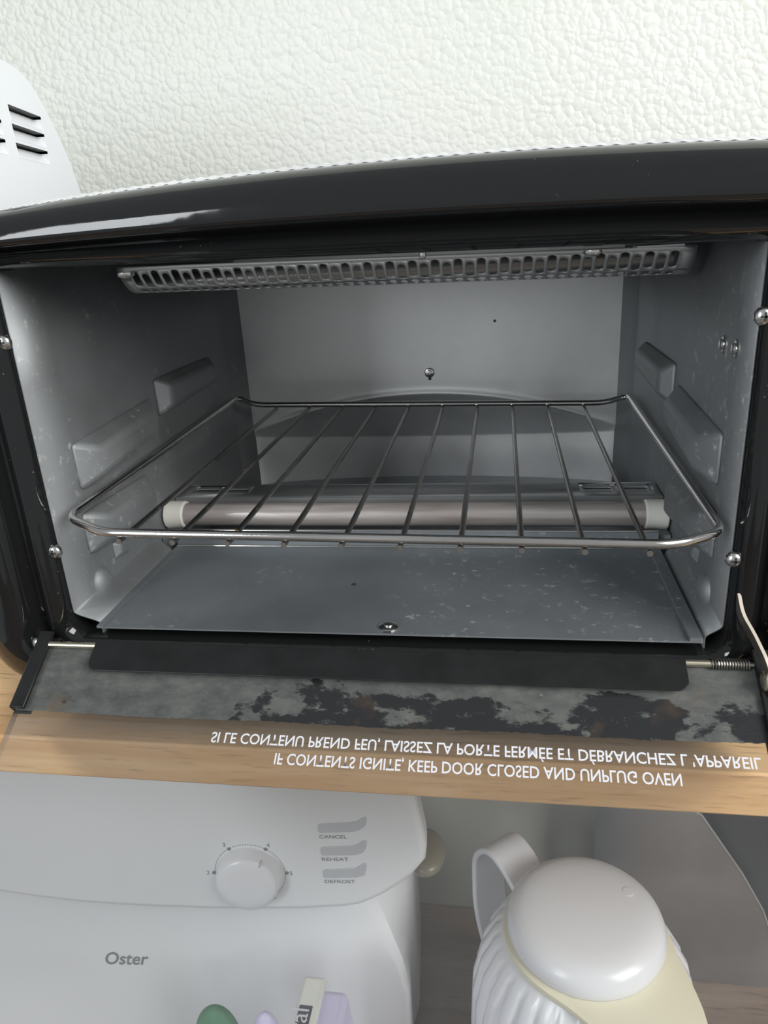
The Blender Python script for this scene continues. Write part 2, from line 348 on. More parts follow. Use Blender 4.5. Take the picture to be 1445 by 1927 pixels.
# ---- bezel: rings lofted between the opening and the outer outline
def outline(x0, x1, z0, ztop, rb, rtop, nb=30, nv=24, nt=60, nc=8):
    P = []
    def arc(cx, cz, r, a0):
        for k in range(nc):
            a = a0 + (pi / 2) * (k + .5) / nc; P.append((cx + r * cos(a), cz + r * sin(a)))
    for k in range(nb): P.append((x0 + rb + (x1 - x0 - 2 * rb) * k / (nb - 1), z0))
    arc(x1 - rb, z0 + rb, rb, -pi / 2)
    zr_, zl_ = ztop(x1 - rtop), ztop(x0 + rtop)
    for k in range(nv): P.append((x1, z0 + rb + (zr_ - rtop - z0 - rb) * k / (nv - 1)))
    arc(x1 - rtop, zr_ - rtop, rtop, 0)
    for k in range(nt):
        x = x1 - rtop - (x1 - x0 - 2 * rtop) * k / (nt - 1); P.append((x, ztop(x)))
    arc(x0 + rtop, zl_ - rtop, rtop, pi / 2)
    for k in range(nv): P.append((x0, zl_ - rtop - (zl_ - rtop - z0 - rb) * k / (nv - 1)))
    arc(x0 + rb, z0 + rb, rb, pi)
    return P
def arch(x): return 0.1843 - 0.214 * (x - 0.07) ** 2 - 0.012 * (x - .0)
inn = outline(-HW - .0005, HW + .0005, ZB, lambda x: sk(x, ZT), .007, .003)
out = outline(-0.207, 0.207, -0.0535, arch, .028, .020)
prof = [(0.0, .012), (0.0, .001), (.02, -.002), (.08, -.0052), (.14, -.0064), (.20, -.0052), (.25, -.0015), (.285, -.0005), (.32, -.0018), (.355, -.0070), (.385, -.0105), (.42, -.0124), (.47, -.0130),
        (.54, -.0129), (.62, -.0124), (.70, -.0115), (.78, -.0101), (.85, -.0082), (.91, -.0055), (.96, -.0018), (.99, .0025), (1.0, .006), (1.0, .022)]
V, F = [], []; n = len(inn)
for t, y in prof:
    for a, b in zip(inn, out): V.append((a[0] + (b[0] - a[0]) * t, y, a[1] + (b[1] - a[1]) * t))
for i in range(len(prof) - 1):
    for k in range(n):
        l = (k + 1) % n; F.append((i * n + k, i * n + l, (i + 1) * n + l, (i + 1) * n + k))
part('bezel', V, F, M['enamel'], angle=60)
# control panel beside the opening (past the right edge of the picture)
cpv, cpf = prism([(0.2075, -.0535), (.34, -.0535), (.352, -.042), (.352, .155), (.342, .1675), (.2075, arch(.2075) - .002)], lambda a, b, d: (a, d, b), -.010, .02)
cp = part('control_panel', cpv, cpf, M['enamel'], bevel=.004)
for zz in (.12, .055, -.008): part('knob', *disc((.282, -.0101, zz), (0, -1, 0), .019, .014, 28, .002), M['satin'], parent=cp).matrix_parent_inverse = Matrix.Identity(4)
# ---- outer shell with a ribbed top panel
part('shell', *merge([boxv(-.1975, -.1955, .022, .305, -.046, .165), boxv(.338, .340, .022, .305, -.046, .155), boxv(-.1955, .338, .303, .305, -.046, .155), boxv(-.1955, .338, .022, .305, -.048, -.046)]), M['shell'], smooth=False)
V, F = [], []; nx = 720
for j, y in enumerate((.004, .012, .10, .20, .304)):
    for i in range(nx + 1):
        x = -.192 + .528 * i / nx
        rib = .00025 * (1 + sin(2 * pi * x / .0058))
        V.append((x, y, arch(x) + .0011 + rib - (.0014 if j == 0 else 0)))
for j in range(4):
    for i in range(nx): a = j * (nx + 1) + i; F.append((a, a + 1, a + nx + 2, a + nx + 1))
part('ribbed_top_panel', V, F, M['shell'], solid=.0006)
for x in (-.165, .30):
    for y in (.045, .28): part('foot', *disc((x, y, -.048), (0, 0, -1), .010, .0105, 20, .0014), M['satin'])

# ---- cavity
def sm(t): t = max(0, min(1, t)); return t * t * (3 - 2 * t)
def px(s, y, z):
    f = 1 - sm((y - .088) / .016)
    k = sm((-.0125 - z) / .0065) * f
    x = HW - k * (.0138 if s < 0 else .0070)
    if y > .27: x = HW - .010
    return s * x
def sidepanel(s):
    V = []; F = []
    ys = [.0005, .03, .06, .088, .092, .096, .100, .104, .16, .262, D + .002]; zs = [ZF, -.022, -.019, -.018, -.017, -.016, -.015, -.014, -.013, -.012, .005, .05, .10, ZT + .002]
    for y in ys:
        for z in zs: V.append((px(s, y, z), y, sk(s * HW, z)))
    m = len(zs)
    for i in range(len(ys) - 1):
        for j in range(m - 1): F.append((i * m + j, i * m + j + 1, (i + 1) * m + j + 1, (i + 1) * m + j))
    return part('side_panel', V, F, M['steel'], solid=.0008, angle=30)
SP = {s: sidepanel(s) for s in (-1, 1)}
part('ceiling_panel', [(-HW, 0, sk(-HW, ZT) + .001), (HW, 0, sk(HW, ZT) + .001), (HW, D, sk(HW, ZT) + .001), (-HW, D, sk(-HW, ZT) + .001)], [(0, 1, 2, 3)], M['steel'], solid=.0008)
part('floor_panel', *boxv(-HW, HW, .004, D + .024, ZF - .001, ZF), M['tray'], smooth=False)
# back panel with the pressed bulge
def bulge(x, z):
    q = max(0.0, 1 - (x / .1465) ** 2)
    if q <= 0: return 0
    b = .021 * q ** .75; za = .006 + .0295 * q; zf = .003 - .35 * b
    lip = .0016 * min(1, q * 3) * math.exp(-((z - za) / .0030) ** 2)
    t = (za - z) / max(1e-4, za - zf)
    return b * (0 if t < 0 else 1 if t > 1 else t) - lip
nx, nz = 120, 200; V, F = [], []
for j in range(nz + 1):
    z = ZF + (ZT + .002 - ZF) * j / nz
    for i in range(nx + 1):
        x = -.1465 + .293 * i / nx; V.append((x, D + bulge(x, z), sk(x, z)))
for j in range(nz):
    for i in range(nx): a = j * (nx + 1) + i; F.append((a, a + 1, a + nx + 2, a + nx + 1))
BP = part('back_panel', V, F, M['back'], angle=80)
def sub(name, V, F, mat, par, **kw):
    return mesh(name, V, F, mat, par, off=OO, **kw)
sub('rivet', *merge([disc((.0028, D - .0002, .0520), (0, -1, 0), .0038, .0006, 20, .0006), disc((.0028, D - .0014, .0520), (0, -1, 0), .0022, .0005, 16, .0003)]), M['screw'], BP)
sub('rivet_slot', *boxv(.0020, .0040, D - .0008, D - .0001, .0462, .0487), M['dslot'], BP, smooth=False)
sub('dent', *disc((.0535, D - .0004, .0895), (0, -1, 0), .0010, .0004, 12, .0002), M['gap'], BP)
# embossed guides on both side panels: tapered ridges
def ridge(s, y0, y1, f0, f1, b0, b1, h, e=.013, ez=.006):
    """pressed rib from y0 (heights f0..f1) to y1 (heights b0..b1), h proud of the panel"""
    def X(y, z): return px(s, y, z) - s * .0003
    V = [(X(y0, f0), y0, f0), (X(y1, b0), y1, b0), (X(y1, b1), y1, b1), (X(y0, f1), y0, f1)]
    for (y, z) in ((y0 + e, f0 + ez), (y1 - e, b0 + ez), (y1 - e, b1 - ez), (y0 + e, f1 - ez)): V.append((X(y, z) - s * h, y, z))
    F = [(0, 1, 2, 3), (4, 5, 6, 7), (0, 1, 5, 4), (1, 2, 6, 5), (2, 3, 7, 6), (3, 0, 4, 7)]
    return V, F
def dimple(s, y, z, ry, rz, h):
    V, F = [], []; n, m = 20, 6
    for i in range(m + 1):
        a = (pi / 2) * i / m
        for k in range(n):
            t = 2 * pi * k / n; V.append((px(s, y, z) - s * (h * sin(a) - .0012), y + ry * cos(a) * cos(t), z + rz * cos(a) * sin(t)))
    for i in range(m):
        for k in range(n): l = (k + 1) % n; F.append((i * n + k, i * n + l, (i + 1) * n + l, (i + 1) * n + k))
    return V, F
for s in (-1, 1):
    sub('rack_guide', *ridge(s, .026, .120, .0415, .0685, .0480, .0720, .0098, .014, .0065), M['steel'], SP[s], bevel=.0026, seg=3)
    sub('rack_guide', *ridge(s, .126, .222, .0560, .0815, .0580, .0800, .0088, .0085, .0060), M['steel'], SP[s], bevel=.0026, seg=3)
    sub('rack_guide', *ridge(s, .022, .101, .0075, .0325, .0010, .0300, .0098, .014, .0065), M['steel'], SP[s], bevel=.0026, seg=3)
    sub('embossed_bump', *dimple(s, .030, -.0100, .0085, .0088, .0060), M['steel'], SP[s], angle=80)
    sub('embossed_tab', *ridge(s, .046, .062, -.0050, .0060, -.0070, .0050, .0035, .004, .003), M['steel'], SP[s], bevel=.001)
for y, z in ((.0404, .1056), (.0219, .1066)):
    sub('rivet', *merge([disc((HW - .0004, y, sk(HW, z)), (-1, 0, 0), .0040, .0006, 18, .0006), disc((HW - .0014, y, sk(HW, z)), (-1, 0, 0), .0024, .0008, 14, .0006)]), M['screw'], SP[1])
def tube_x(x0, x1, y, z, r, n=24): return tubev([(x0, y, z), (x1, y, z)], r, n)
# ---- lower plate (crumb plate) with folded rims
TZ = -.018
TP = part('floor_plate', *merge([boxv(-.141, .146, -.0045, .097, TZ - .0008, TZ), boxv(-.1405, .1455, .0962, .097, TZ, TZ + .0105), boxv(-.141, -.1375, -.0045, .097, TZ, TZ + .0005), boxv(.1405, .146, -.0045, .097, TZ, TZ + .0018)]), M['tray'], smooth=False)
sub('rivet', *merge([disc((.0056, .0020, TZ), (0, 0, 1), .0048, .0005, 20, .0008), disc((.0056, .0020, TZ + .0012), (0, 0, 1), .0022, .0007, 14, .0002)]), M['screw'], TP)
sub('rivet_slot', *boxv(.0038, .0074, -.0036, -.0022, TZ, TZ + .0004), M['dslot'], TP, smooth=False)
sub('rolled_rim', *merge([tube_x(-.1405, .1455, .0964, TZ + .0105, .0007, 10), tube_x(-.1405, .1455, .0956, TZ + .0006, .0007, 10)]), M['chrome'], TP)
sub('pin_hole', *disc((-.0195, .0462, TZ), (0, 0, 1), .0014, .0002, 12, .0001), M['dslot'], TP)
# ---- sheets with real stadium slots
def holecell(u0, u1, v0, v1, cu, cv, hw, hh, fn, base):
    """ring of quads between a rectangle and a stadium hole"""
    n = 20; V, F = [], []
    H = []; B = []
    r = min(hw, hh)
    for k in range(n):
        a = 2 * pi * (k + .5) / n; c, s_ = cos(a), sin(a)
        x = r * c + (hw - r) * (1 if c > 0 else -1); y = r * s_ + (hh - r) * (1 if s_ > 0 else -1)
        H.append((cu + x, cv + y))
        # matching point on the rectangle, walked by angle
        tt = min(1 / max(1e-6, abs(c)), 1 / max(1e-6, abs(s_)))
        B.append(((u0 + u1) / 2 + (u1 - u0) / 2 * c * tt, (v0 + v1) / 2 + (v1 - v0) / 2 * s_ * tt))
    V = [fn(*q) for q in B] + [fn(*q) for q in H]
    F = [(k, (k + 1) % n, n + (k + 1) % n, n + k) for k in range(n)]
    # corners of the rectangle
    crn = [(u1, v1, 2), (u0, v1, 7), (u0, v0, 12), (u1, v0, 17)]
    for (x, y, k) in crn:
        V.append(fn(x, y)); F.append((k, len(V) - 1, (k + 1) % n))
    return V, F
# upper heater cover: flat front, then a quarter round underneath
CX0, CX1, CY = -.1345, .1465, .068
def cov(u, v):
    """v runs down the front (0..0.011), then round and back under"""
    r, a0 = .021, .35; a = a0 + v / r
    y, z = CY + r * (cos(a0) - cos(a)), .1466 - r * (sin(a) - sin(a0))
    return (u, y, sk(u, z))
V1 = .0018; cells = []; NS = 49; u_a, u_b = CX0 + .0055, CX1 - .0065; pitch = (u_b - u_a) / NS
for i in range(NS):
    a = u_a + i * pitch; zig = .0009 * (1 if i % 2 else -1)
    cells.append(holecell(a, a + pitch, V1, .0142, a + pitch / 2, .0080 + zig, .00195, .0049, cov, 0))
    cells.append(holecell(a, a + pitch, .0142, .0222, a + pitch / 2, .0180 + zig * .4, .00195, .0029, cov, 0))
def gridv(us, vs, fn):
    V = [fn(u, v) for v in vs for u in us]; m = len(us)
    return V, [(j * m + i, j * m + i + 1, (j + 1) * m + i + 1, (j + 1) * m + i) for j in range(len(vs) - 1) for i in range(m - 1)]
vv = [.0, V1, .0142, .0222, .0235]; vv = sorted(set(vv + [.004, .007, .010, .012, .016, .018, .020]))
cells.append(gridv([CX0, u_a], vv, cov)); cells.append(gridv([u_b, CX1], vv, cov))
cells.append(gridv([u_a, u_b], [0, V1], cov)); cells.append(gridv([u_a, u_b], [.0222, .0235], cov))
part('heater_cover', *merge(cells), M['cover'], solid=.0006, angle=30, weld=True)
part('cover_tab', *boxv(.118, .138, .055, .0675, .1448, .1456), M['cover'], smooth=False)
he = part('heating_element', *tube_x(-.143, .143, .104, .1385, .0050), M['springm'])
# lower heater: quartz tube with ceramic ends, and the slotted strip behind it
he = part('heating_element', *tube_x(-.1415, .1415, .1155, -.0045, .0074), M['quartz'])
for s in (-1, 1):
    sub('ceramic_end', *merge([tube_x(s * .1405, s * .1535, .1155, -.0045, .0088, 28)]), M['ceramic'], he, bevel=.001)
    sub('end_bracket', *boxv(min(s * .148, s * .1535), max(s * .148, s * .1535), .103, .127, -.0395, -.0125), M['steel'], he, smooth=False)
def strip(u, v): return (u, v, 0.0004)
cs = []
def slotrow(u0, u1, cuts):
    x = u0
    for a, b in cuts:
        cs.append(gridv([x, a - .002], [.1315, .139, .146, .158], strip))
        cs.append(gridv([a - .002, b + .002], [.1315, .139], strip)); cs.append(gridv([a - .002, b + .002], [.1545, .158], strip))
        cs.append(holecell(a - .002, b + .002, .139, .1545, (a + b) / 2, .1472, (b - a) / 2, .0017, strip, 0))
        x = b + .002
    cs.append(gridv([x, u1], [.1315, .139, .146, .158], strip))
slotrow(-.1535, .1535, [(-.146, -.130), (-.125, -.109), (.109, .126), (.131, .1475)])
cs.append(boxv(-.1535, .1535, .1305, .1315, -.0035, .0010)); cs.append(boxv(-.1535, .1535, .158, .1586, -.012, .0004))
part('slotted_strip', *merge(cs), M['cover'], solid=.0005, angle=30, weld=True)
# ---- screws on the front flange
for (x, z) in ((-.1570, .1222), (-.1560, .0217), (.1558, .1205), (.1556, .0205)):
    sc = part('screw', *disc((x, -.0010, z), (0, -1, 0), .0036, .0008, 22, .0024, 6), M['screw'])
    sub('screw_recess', *merge([boxv(x - .0004, x + .0004, -.0046, -.0038, z - .0017, z + .0017), boxv(x - .0017, x + .0017, -.0046, -.0038, z - .0004, z + .0004)]), M['dslot'], sc, smooth=False)
for (x, z) in ((-.0985, .1482), (.0935, .1470), (.028, .1494)):
    part('screw', *disc((x, .006, z), (0, 0, -1), .0036 if x != .028 else .0015, .0008, 18, .0018, 5), M['screw'])
part('screw', *disc((-.1716, -.0085, -.0260), (0, -1, 0), .0036, .0008, 18, .002, 5), M['screw'])

# ---- the door: hinged at the bottom, hanging 31.5 degrees below level
TH = R(31.5); PY, PZ = -.0125, -.0218
def dp(x, s, h=0.0):
    """door coordinates: along x, down the door s, above the glass h"""
    return (x, PY - s * cos(TH) - h * sin(TH), PZ - s * sin(TH) + h * cos(TH))
def dbox(x0, x1, s0, s1, h0, h1):
    V, F = boxv(x0, x1, s0, s1, h0, h1); return [dp(*v) for v in V], F
GX0, GX1, GS = -.1662, .1700, .205
DG = part('door_glass', *dbox(GX0, GX1, .001, GS, -.0040, 0.0), M['glass'], smooth=False)
DG['label'] = 'clear glass door pane hanging open'
# stained printed border with a ragged lower edge
n = 220; V, F = [], []
for i in range(n + 1):
    x = GX0 + .0008 + (GX1 - GX0 - .0016) * i / n
    e = .0366 + .0003 * sin(x * 60 + 1) + random.uniform(-.00028, .00028)
    for h in (.00002, .00022):
        for s_ in (.0022, .012, .024, e): V.append(dp(x, s_, h))
for i in range(n):
    a, b = i * 8, (i + 1) * 8
    for k in range(3): F += [(a + k, a + k + 1, b + k + 1, b + k), (a + 4 + k, b + 4 + k, b + 5 + k, a + 5 + k)]
    F += [(a, b, b + 4, a + 4), (a + 3, a + 7, b + 7, b + 3)]
F += [(0, 1, 5, 4), (1, 2, 6, 5), (2, 3, 7, 6)]; a = n * 8; F += [(a, a + 1, a + 5, a + 4), (a + 1, a + 2, a + 6, a + 5), (a + 2, a + 3, a + 7, a + 6)]
sub('printed_border', V, F, M['frit'], DG, angle=30)['label'] = 'stained grey-black border of the glass'
def tmap(a, b): q = dp(a, b, .00012); return (q[0] - OO[0], q[1] - OO[1], q[2] - OO[2])
text_mesh('lettering', "SI LE CONTENU PREND FEU, LAISSEZ LA PORTE FERMÉE ET DÉBRANCHEZ L 'APPAREIL", M['print_w'], DG, tmap, .2265, .0048, -.0672, .0423, bold=.012)
text_mesh('lettering', "IF CONTENTS IGNITE, KEEP DOOR CLOSED AND UNPLUG OVEN", M['print_w'], DG, tmap, .1655, .0048, -.0370, .0502, bold=.012)
# edge clips
def clip(x0, x1, s1):
    poly = [(x0, -.0052), (x1, -.0052), (x1, -.0040), (x0 + .0012, -.0040), (x0 + .0012, .0010), (x1, .0010), (x1, .0030), (x0, .0030)]
    if x0 > 0: poly = [(x1 - (a - x0), h) for a, h in poly][::-1]
    return prism(poly, lambda a, h, d: dp(a, d, h), -.004, s1)
sub('edge_clip', *clip(-.1676, -.1602, .0362), M['satin'], DG, bevel=.0007)
sub('edge_clip', *clip(.1640, .1714, .0400), M['satin'], DG, bevel=.0007)
# hinge rod, spring, black flap
sub('hinge_rod', *tubev([dp(-.1602, .0030, .0018), dp(.1500, .0030, .0018)], .0016, 12), M['rod'], DG)
pts = []
for k in range(14 * 12 + 1):
    a = 2 * pi * k / 12; c = Vector(dp(.1468 + .0156 * k / (14 * 12), .0030, .0018)); pts.append(c + Vector((0, cos(a) * .0022, sin(a) * .0022)))
sub('spring', *tubev(pts, .00042, 6), M['springm'], DG)
sub('hinge_pin', *tubev([dp(.1485, .0030, .0018), dp(.1640, .0030, .0018)], .0010, 8), M['springm'], DG)
fl = [(-.1352, .0012)]
for k in range(9): a = pi + (pi / 2) * k / 8; fl.append((-.1352 + .005 + .005 * cos(a), .0160 + .0 - .005 - .005 * sin(a)))
for k in range(9): a = pi * 1.5 + (pi / 2) * k / 8; fl.append((.1362 - .005 + .005 * cos(a), .0160 - .005 - .005 * sin(a)))
fl.append((.1362, .0012))
sub('hinge_flap', *prism(fl, lambda a, b, d: dp(a, b + .0010, d), .0036, .0044), M['satin'], DG, bevel=.0003)
# ---- link arm on the right
arm = fillet([(.1585, -.002, .004), (.1592, -.008, -.003), (.1625, -.0135, -.0085), (.1665, -.023, -.0175), (.1680, -.0265, -.0240), (.1672, -.0275, -.0310)], .004, 5)
V, F = [], []
for i, q in enumerate(arm):
    t = (arm[min(i + 1, len(arm) - 1)] - arm[max(i - 1, 0)]).normalized(); u = t.cross(Vector((1, 0, 0))).normalized()
    for dx, du in ((-.0007, -.003), (.0007, -.003), (.0007, .003), (-.0007, .003)): V.append(q + Vector((dx, 0, 0)) + u * du)
for i in range(len(arm) - 1):
    for k in range(4): l = (k + 1) % 4; F.append((i * 4 + k, i * 4 + l, i * 4 + 4 + l, i * 4 + 4 + k))
F += [(0, 1, 2, 3), tuple(len(V) - 4 + k for k in range(4))]
LA = part('link_arm', V, F, M['armm'], angle=30)
sub('pivot_pin', *disc((.1666, -.0255, -.0232), (-1, 0, 0), .0046, .0012, 20, .0012), M['rod'], LA)

# ================================================================== OVEN RACK
ZR, YF, YB = .0367, -.0184, .2350
RK = empty('oven_rack', (0, .1, ZR - .004), (0, R(1.086), R(.14))); RO = (0, .1, ZR - .004)
tag(RK, 'chromed wire oven rack with ten bars inside the open oven', 'oven rack')
fr = [(-.1195, YF, ZR), (.1265, YF, ZR), (.1490, -.004, ZR), (.1490, .2450, ZR + .0030), (.1310, YB, ZR), (-.1270, YB, ZR), (-.1455, .2480, ZR + .0030), (-.1455, -.001, ZR)]
mesh('frame', *tubev(fillet(fr, .0085, 7, closed=True), .0021, 12, closed=True), M['chrome'], RK, off=RO)
bv, bf = tubev([(0, YF - .0022, ZR - .0033), (0, .05, ZR - .0031), (0, YB + .0015, ZR - .0031)], .00130, 10)
bme = None
for i in range(10):
    x = -.1107 + .02535 * i
    if bme is None:
        b = mesh('bar', bv, bf, M['bar'], RK, off=RO); bme = b.data
    else:
        b = bpy.data.objects.new('bar', bme); link(b, RK)
    b.location.x = x
def crumb(c, r, seed, par):
    rnd = random.Random(seed); bm = bmesh.new(); bmesh.ops.create_icosphere(bm, subdivisions=2, radius=r)
    for v in bm.verts: v.co = v.co * rnd.uniform(.7, 1.25); v.co.y *= 1.7
    me = bpy.data.meshes.new('burnt_crumb'); bm.to_mesh(me); bm.free(); me.materials.append(M['crumb'])
    o = bpy.data.objects.new('burnt_crumb', me); o.location = (c[0] - RO[0], c[1] - RO[1], c[2] - RO[2]); return link(o, par)
crumb((-.1107 + .02535 * 2, YF + .0045, ZR - .0022), .0016, 1, RK); crumb((-.1107 + .02535 * 4, YF + .004, ZR - .0024), .0011, 2, RK)
crumb((-.1107 + .02535 * 2 + .001, YF + .008, ZR - .0020), .0010, 3, RK)

# ================================================================== WHITE VENTED APPLIANCE (left, beside the oven)
dirv = Vector((-.21, .978, 0)).normalized(); nrm = Vector((.978, .21, 0)).normalized(); far = Vector((-.2627, .28, 0))
AB = far + dirv * -.12 - nrm * .10; AB = (AB.x, AB.y, SHZ)
WA = empty('vented_appliance', AB)
tag(WA, 'white plastic appliance with louvred vents standing left behind the oven', 'appliance')
def am(s, z, d): q = far + dirv * s + nrm * d; return Vector((q.x - AB[0], q.y - AB[1], z - AB[2]))
sil = [(.010, SHZ), (.010, .140), (.008, .165), (.005, .183), (0, .199), (-.0065, .2105), (-.0135, .2210), (-.024, .2322), (-.0349, .2420), (-.046, .2510), (-.0580, .2590), (-.070, .2642), (-.0830, .2672), (-.097, .2680),
       (-.150, .2680), (-.190, .2660), (-.215, .2560), (-.232, .2350), (-.238, .205), (-.240, SHZ)]
holes = [(a, b, z, z - .0088) for (a, b) in ((-.113, -.058), (-.185, -.129)) for z in (.2436, .2330, .2224)]
bm = bmesh.new(); es = []
def loop(pts):
    vs = [bm.verts.new(am(s, z, 0)) for s, z in pts]
    for i in range(len(vs)): es.append(bm.edges.new((vs[i], vs[(i + 1) % len(vs)])))
    return vs
ov = loop(sil)
for a, b, zt, zb in holes: loop([(a, zb), (b, zb), (b, zt), (a, zt)])
bmesh.ops.triangle_fill(bm, use_beauty=True, use_dissolve=False, edges=es, normal=nrm)
me = bpy.data.meshes.new('side_cover'); bm.to_mesh(me); bm.free(); me.materials.append(M['white'])
SC = link(bpy.data.objects.new('side_cover', me), WA)
# body: rounded edge then the rest of the case
V, F = [], []; m = len(sil); cen = (-.115, .10)
for d, k in ((0, 0), (-.0012, .0008), (-.004, .0015), (-.20, .0015), (-.206, -.003)):
    for s_, z in sil:
        zz = SHZ if z == SHZ else z
        q = Vector((s_ - cen[0], zz - cen[1])); q = q * (1 + k / max(.05, q.length)); V.append(am(cen[0] + q.x, SHZ if z == SHZ else cen[1] + q.y, d))
for i in range(4):
    for k in range(m): l = (k + 1) % m; F.append((i * m + k, i * m + l, (i + 1) * m + l, (i + 1) * m + k))
F.append(tuple(4 * m + k for k in range(m)))
mesh('case', V, F, M['white'], WA, angle=40)
for a, b, zt, zb in holes:
    dpt = .0052
    lv = [am(a, zb, 0), am(b, zb, 0), am(b, zt - .0017, -dpt), am(a, zt - .0017, -dpt), am(a, zt - .0017, 0), am(b, zt - .0017, 0)]
    lo = mesh('louver', lv, [(0, 1, 2, 3), (0, 3, 4), (1, 5, 2)], M['white'], SC, smooth=False, solid=.0004)
    gv = [am(a, zt, -.0001), am(b, zt, -.0001), am(b, zt, -.012), am(a, zt, -.012), am(a, zb, -.012), am(b, zb, -.012)]
    mesh('louver_gap', gv, [(0, 1, 2, 3), (3, 2, 5, 4)], M['gap'], SC, smooth=False)

# ================================================================== TOASTER on the lower shelf
TL, TA = R(3), R(4.7); TO = (-.0921, .020, -.2008)
TS = empty('bread_toaster', (TO[0], TO[1], LZ), (0, 0, TA))
tag(TS, 'white toaster with round browning dial and three grey buttons under the pine shelf', 'toaster')
def tp(x, z, d=0.0): return (x, z * sin(TL) - d * cos(TL), z * cos(TL) + d * sin(TL) + TO[2] - LZ)
ZBOT = (LZ - TO[2]) / cos(TL) + .004
# body: horizontal sections, chamfered front corners
V, F = [], []; secs = []
zsb = [.088, .080, .02, -.035, -.060, -.085, -.110, -.140, ZBOT]
for z in zsb:
    fl_ = min(.0905, .063 + max(0, (-.035 - z)) * .43); ins = .006 if z == .088 else 0; xs = .0945 - ins; c = -.040
    xl = -.235 - fl_; xsl = -.235 - xs; fd = -.013 - ins
    w = .1285
    sec = [(fl_ - ins, fd), (fl_ + (xs - fl_) * .35, fd - .004), (xs - .004, fd - .020), (xs, fd - .034), (xs, -w + .012), (xs - .012, -w + ins), (xsl + .012, -w + ins), (xsl, -w + .012), (xsl, fd - .034), (xsl + .004, fd - .020), (xl + (xsl - xl) * .35, fd - .004), (xl + ins, fd)]
    secs.append(len(sec))
    for x, d in sec:
        if d > -.03: V.append(tp(x, z, d))
        else: q = tp(x, z, 0); V.append((x, -d, q[2]))
m = secs[0]
for i in range(len(zsb) - 1):
    for k in range(m): l = (k + 1) % m; F.append((i * m + k, i * m + l, (i + 1) * m + l, (i + 1) * m + k))
F += [tuple(range(m)), tuple((len(zsb) - 1) * m + k for k in range(m))]
TB = mesh('body', V, F, M['white2'], TS, angle=28, bevel=.002, seg=3)
con = [(.098, .085), (.1033, .0509), (.1070, .026), (.1076, .0179), (.1066, .0094), (.099, -.0012), (.0896, -.0098), (.0810, -.0165), (.0729, -.0213), (.0660, -.0247), (.0570, -.0268), (.032, -.0289), (.0064, -.0298), (-.027, -.0300), (-.0611, -.0292), (-.088, -.0280), (-.1123, -.0262),
       (-.140, -.0225), (-.163, -.0185), (-.190, -.0130), (-.215, -.0060), (-.236, .004), (-.2426, .0179), (-.238, .0509), (-.233, .085)]
V, F = prism(con, tp, -.020, 0.0)
mesh('control_console', V, F, M['white2'], TS, angle=30, bevel=.0045, seg=4)
# raised rim seam on the left half of the console
V, F = [], []
# dial
dn_ = Vector(tp(0, 0, 1)) - Vector(tp(0, 0, 0)); dc = Vector(tp(-.0005, -.0012, 0))
def dialv(prof, n=48):
    u = Vector((1, 0, 0)); w = Vector(tp(0, 1, 0)) - Vector(tp(0, 0, 0)); V, F = [], []
    for r, h in prof:
        for k in range(n): a = 2 * pi * k / n; V.append(dc + u * (r * cos(a)) + w * (r * sin(a)) + dn_ * h)
    for i in range(len(prof) - 1):
        for k in range(n): l = (k + 1) % n; F.append((i * n + k, i * n + l, (i + 1) * n + l, (i + 1) * n + k))
    F += [tuple(range(n)), tuple((len(prof) - 1) * n + k for k in range(n))]
    return V, F
DI = mesh('dial', *dialv([(.0203, -.0005), (.0200, .0012), (.0190, .0068), (.0183, .0085), (.0168, .0095), (.012, .0100), (.004, .0102)]), M['jug'], TS, angle=50)
mesh('pointer_line', *prism([(.0085, .0135), (.0092, .0131), (.0102, .0152), (.0096, .0156)], tp, .0060, .0098), M['grey'], DI, smooth=False)
# dial marks and numbers
mk = []
for q in ((-.0224, .0002), (-.0110, .0180), (.0113, .0180), (.0226, .0004), (.0125, -.0185)):
    mk.append(prism([(q[0] + .0012 * cos(2 * pi * k / 10), q[1] + .0012 * sin(2 * pi * k / 10)) for k in range(10)], tp, .00005, .0002))
for k in range(58):
    a = pi - (pi + 1.02) * k / 57; x, z = .0216 * cos(a), .0212 * sin(a)
    mk.append(prism([(x + .00035 * cos(2 * pi * j / 6), z + .00035 * sin(2 * pi * j / 6)) for j in range(6)], tp, .00005, .0002))
tag(mesh('dial_marks', *merge(mk), M['ink'], TS, smooth=False), kind='stuff')
def tm(a, b): return tp(a, b, .0002)
for ch, x, z in (('2', -.0270, -.0012), ('3', -.0145, .0196), ('4', .0122, .0196), ('5', .0244, -.0012)):
    text_mesh('numeral', ch, M['ink'], TS, tm, None, .0028, x, z)
for word, x, z, w in (('CANCEL', .0445, .0262, .0165), ('REHEAT', .0448, .0098, .0160), ('DEFROST', .0452, -.0068, .0185)):
    text_mesh('lettering', word, M['ink'], TS, tm, w, .0024, x, z, bold=.01)
for z in (.0305, .0138, -.0028):
    x = .0446 if z > .02 else .0450; e = .0732 - (.0305 - z) * .06
    poly = [(x + .001, z), (x + .020, z + .0006), (x + .0245, z + .0022), (e - .0007, z + .0052), (e, z + .0085), (e, z + .0112), (e - .0018, z + .0108), (e - .0055, z + .0082), (x + .019, z + .0073), (x + .001, z + .0062), (x - .0002, z + .0052), (x - .0002, z + .0010)]
    mesh('push_button', *prism(poly, tp, -.001, .0007), M['grey'], TS, smooth=False, bevel=.0004)
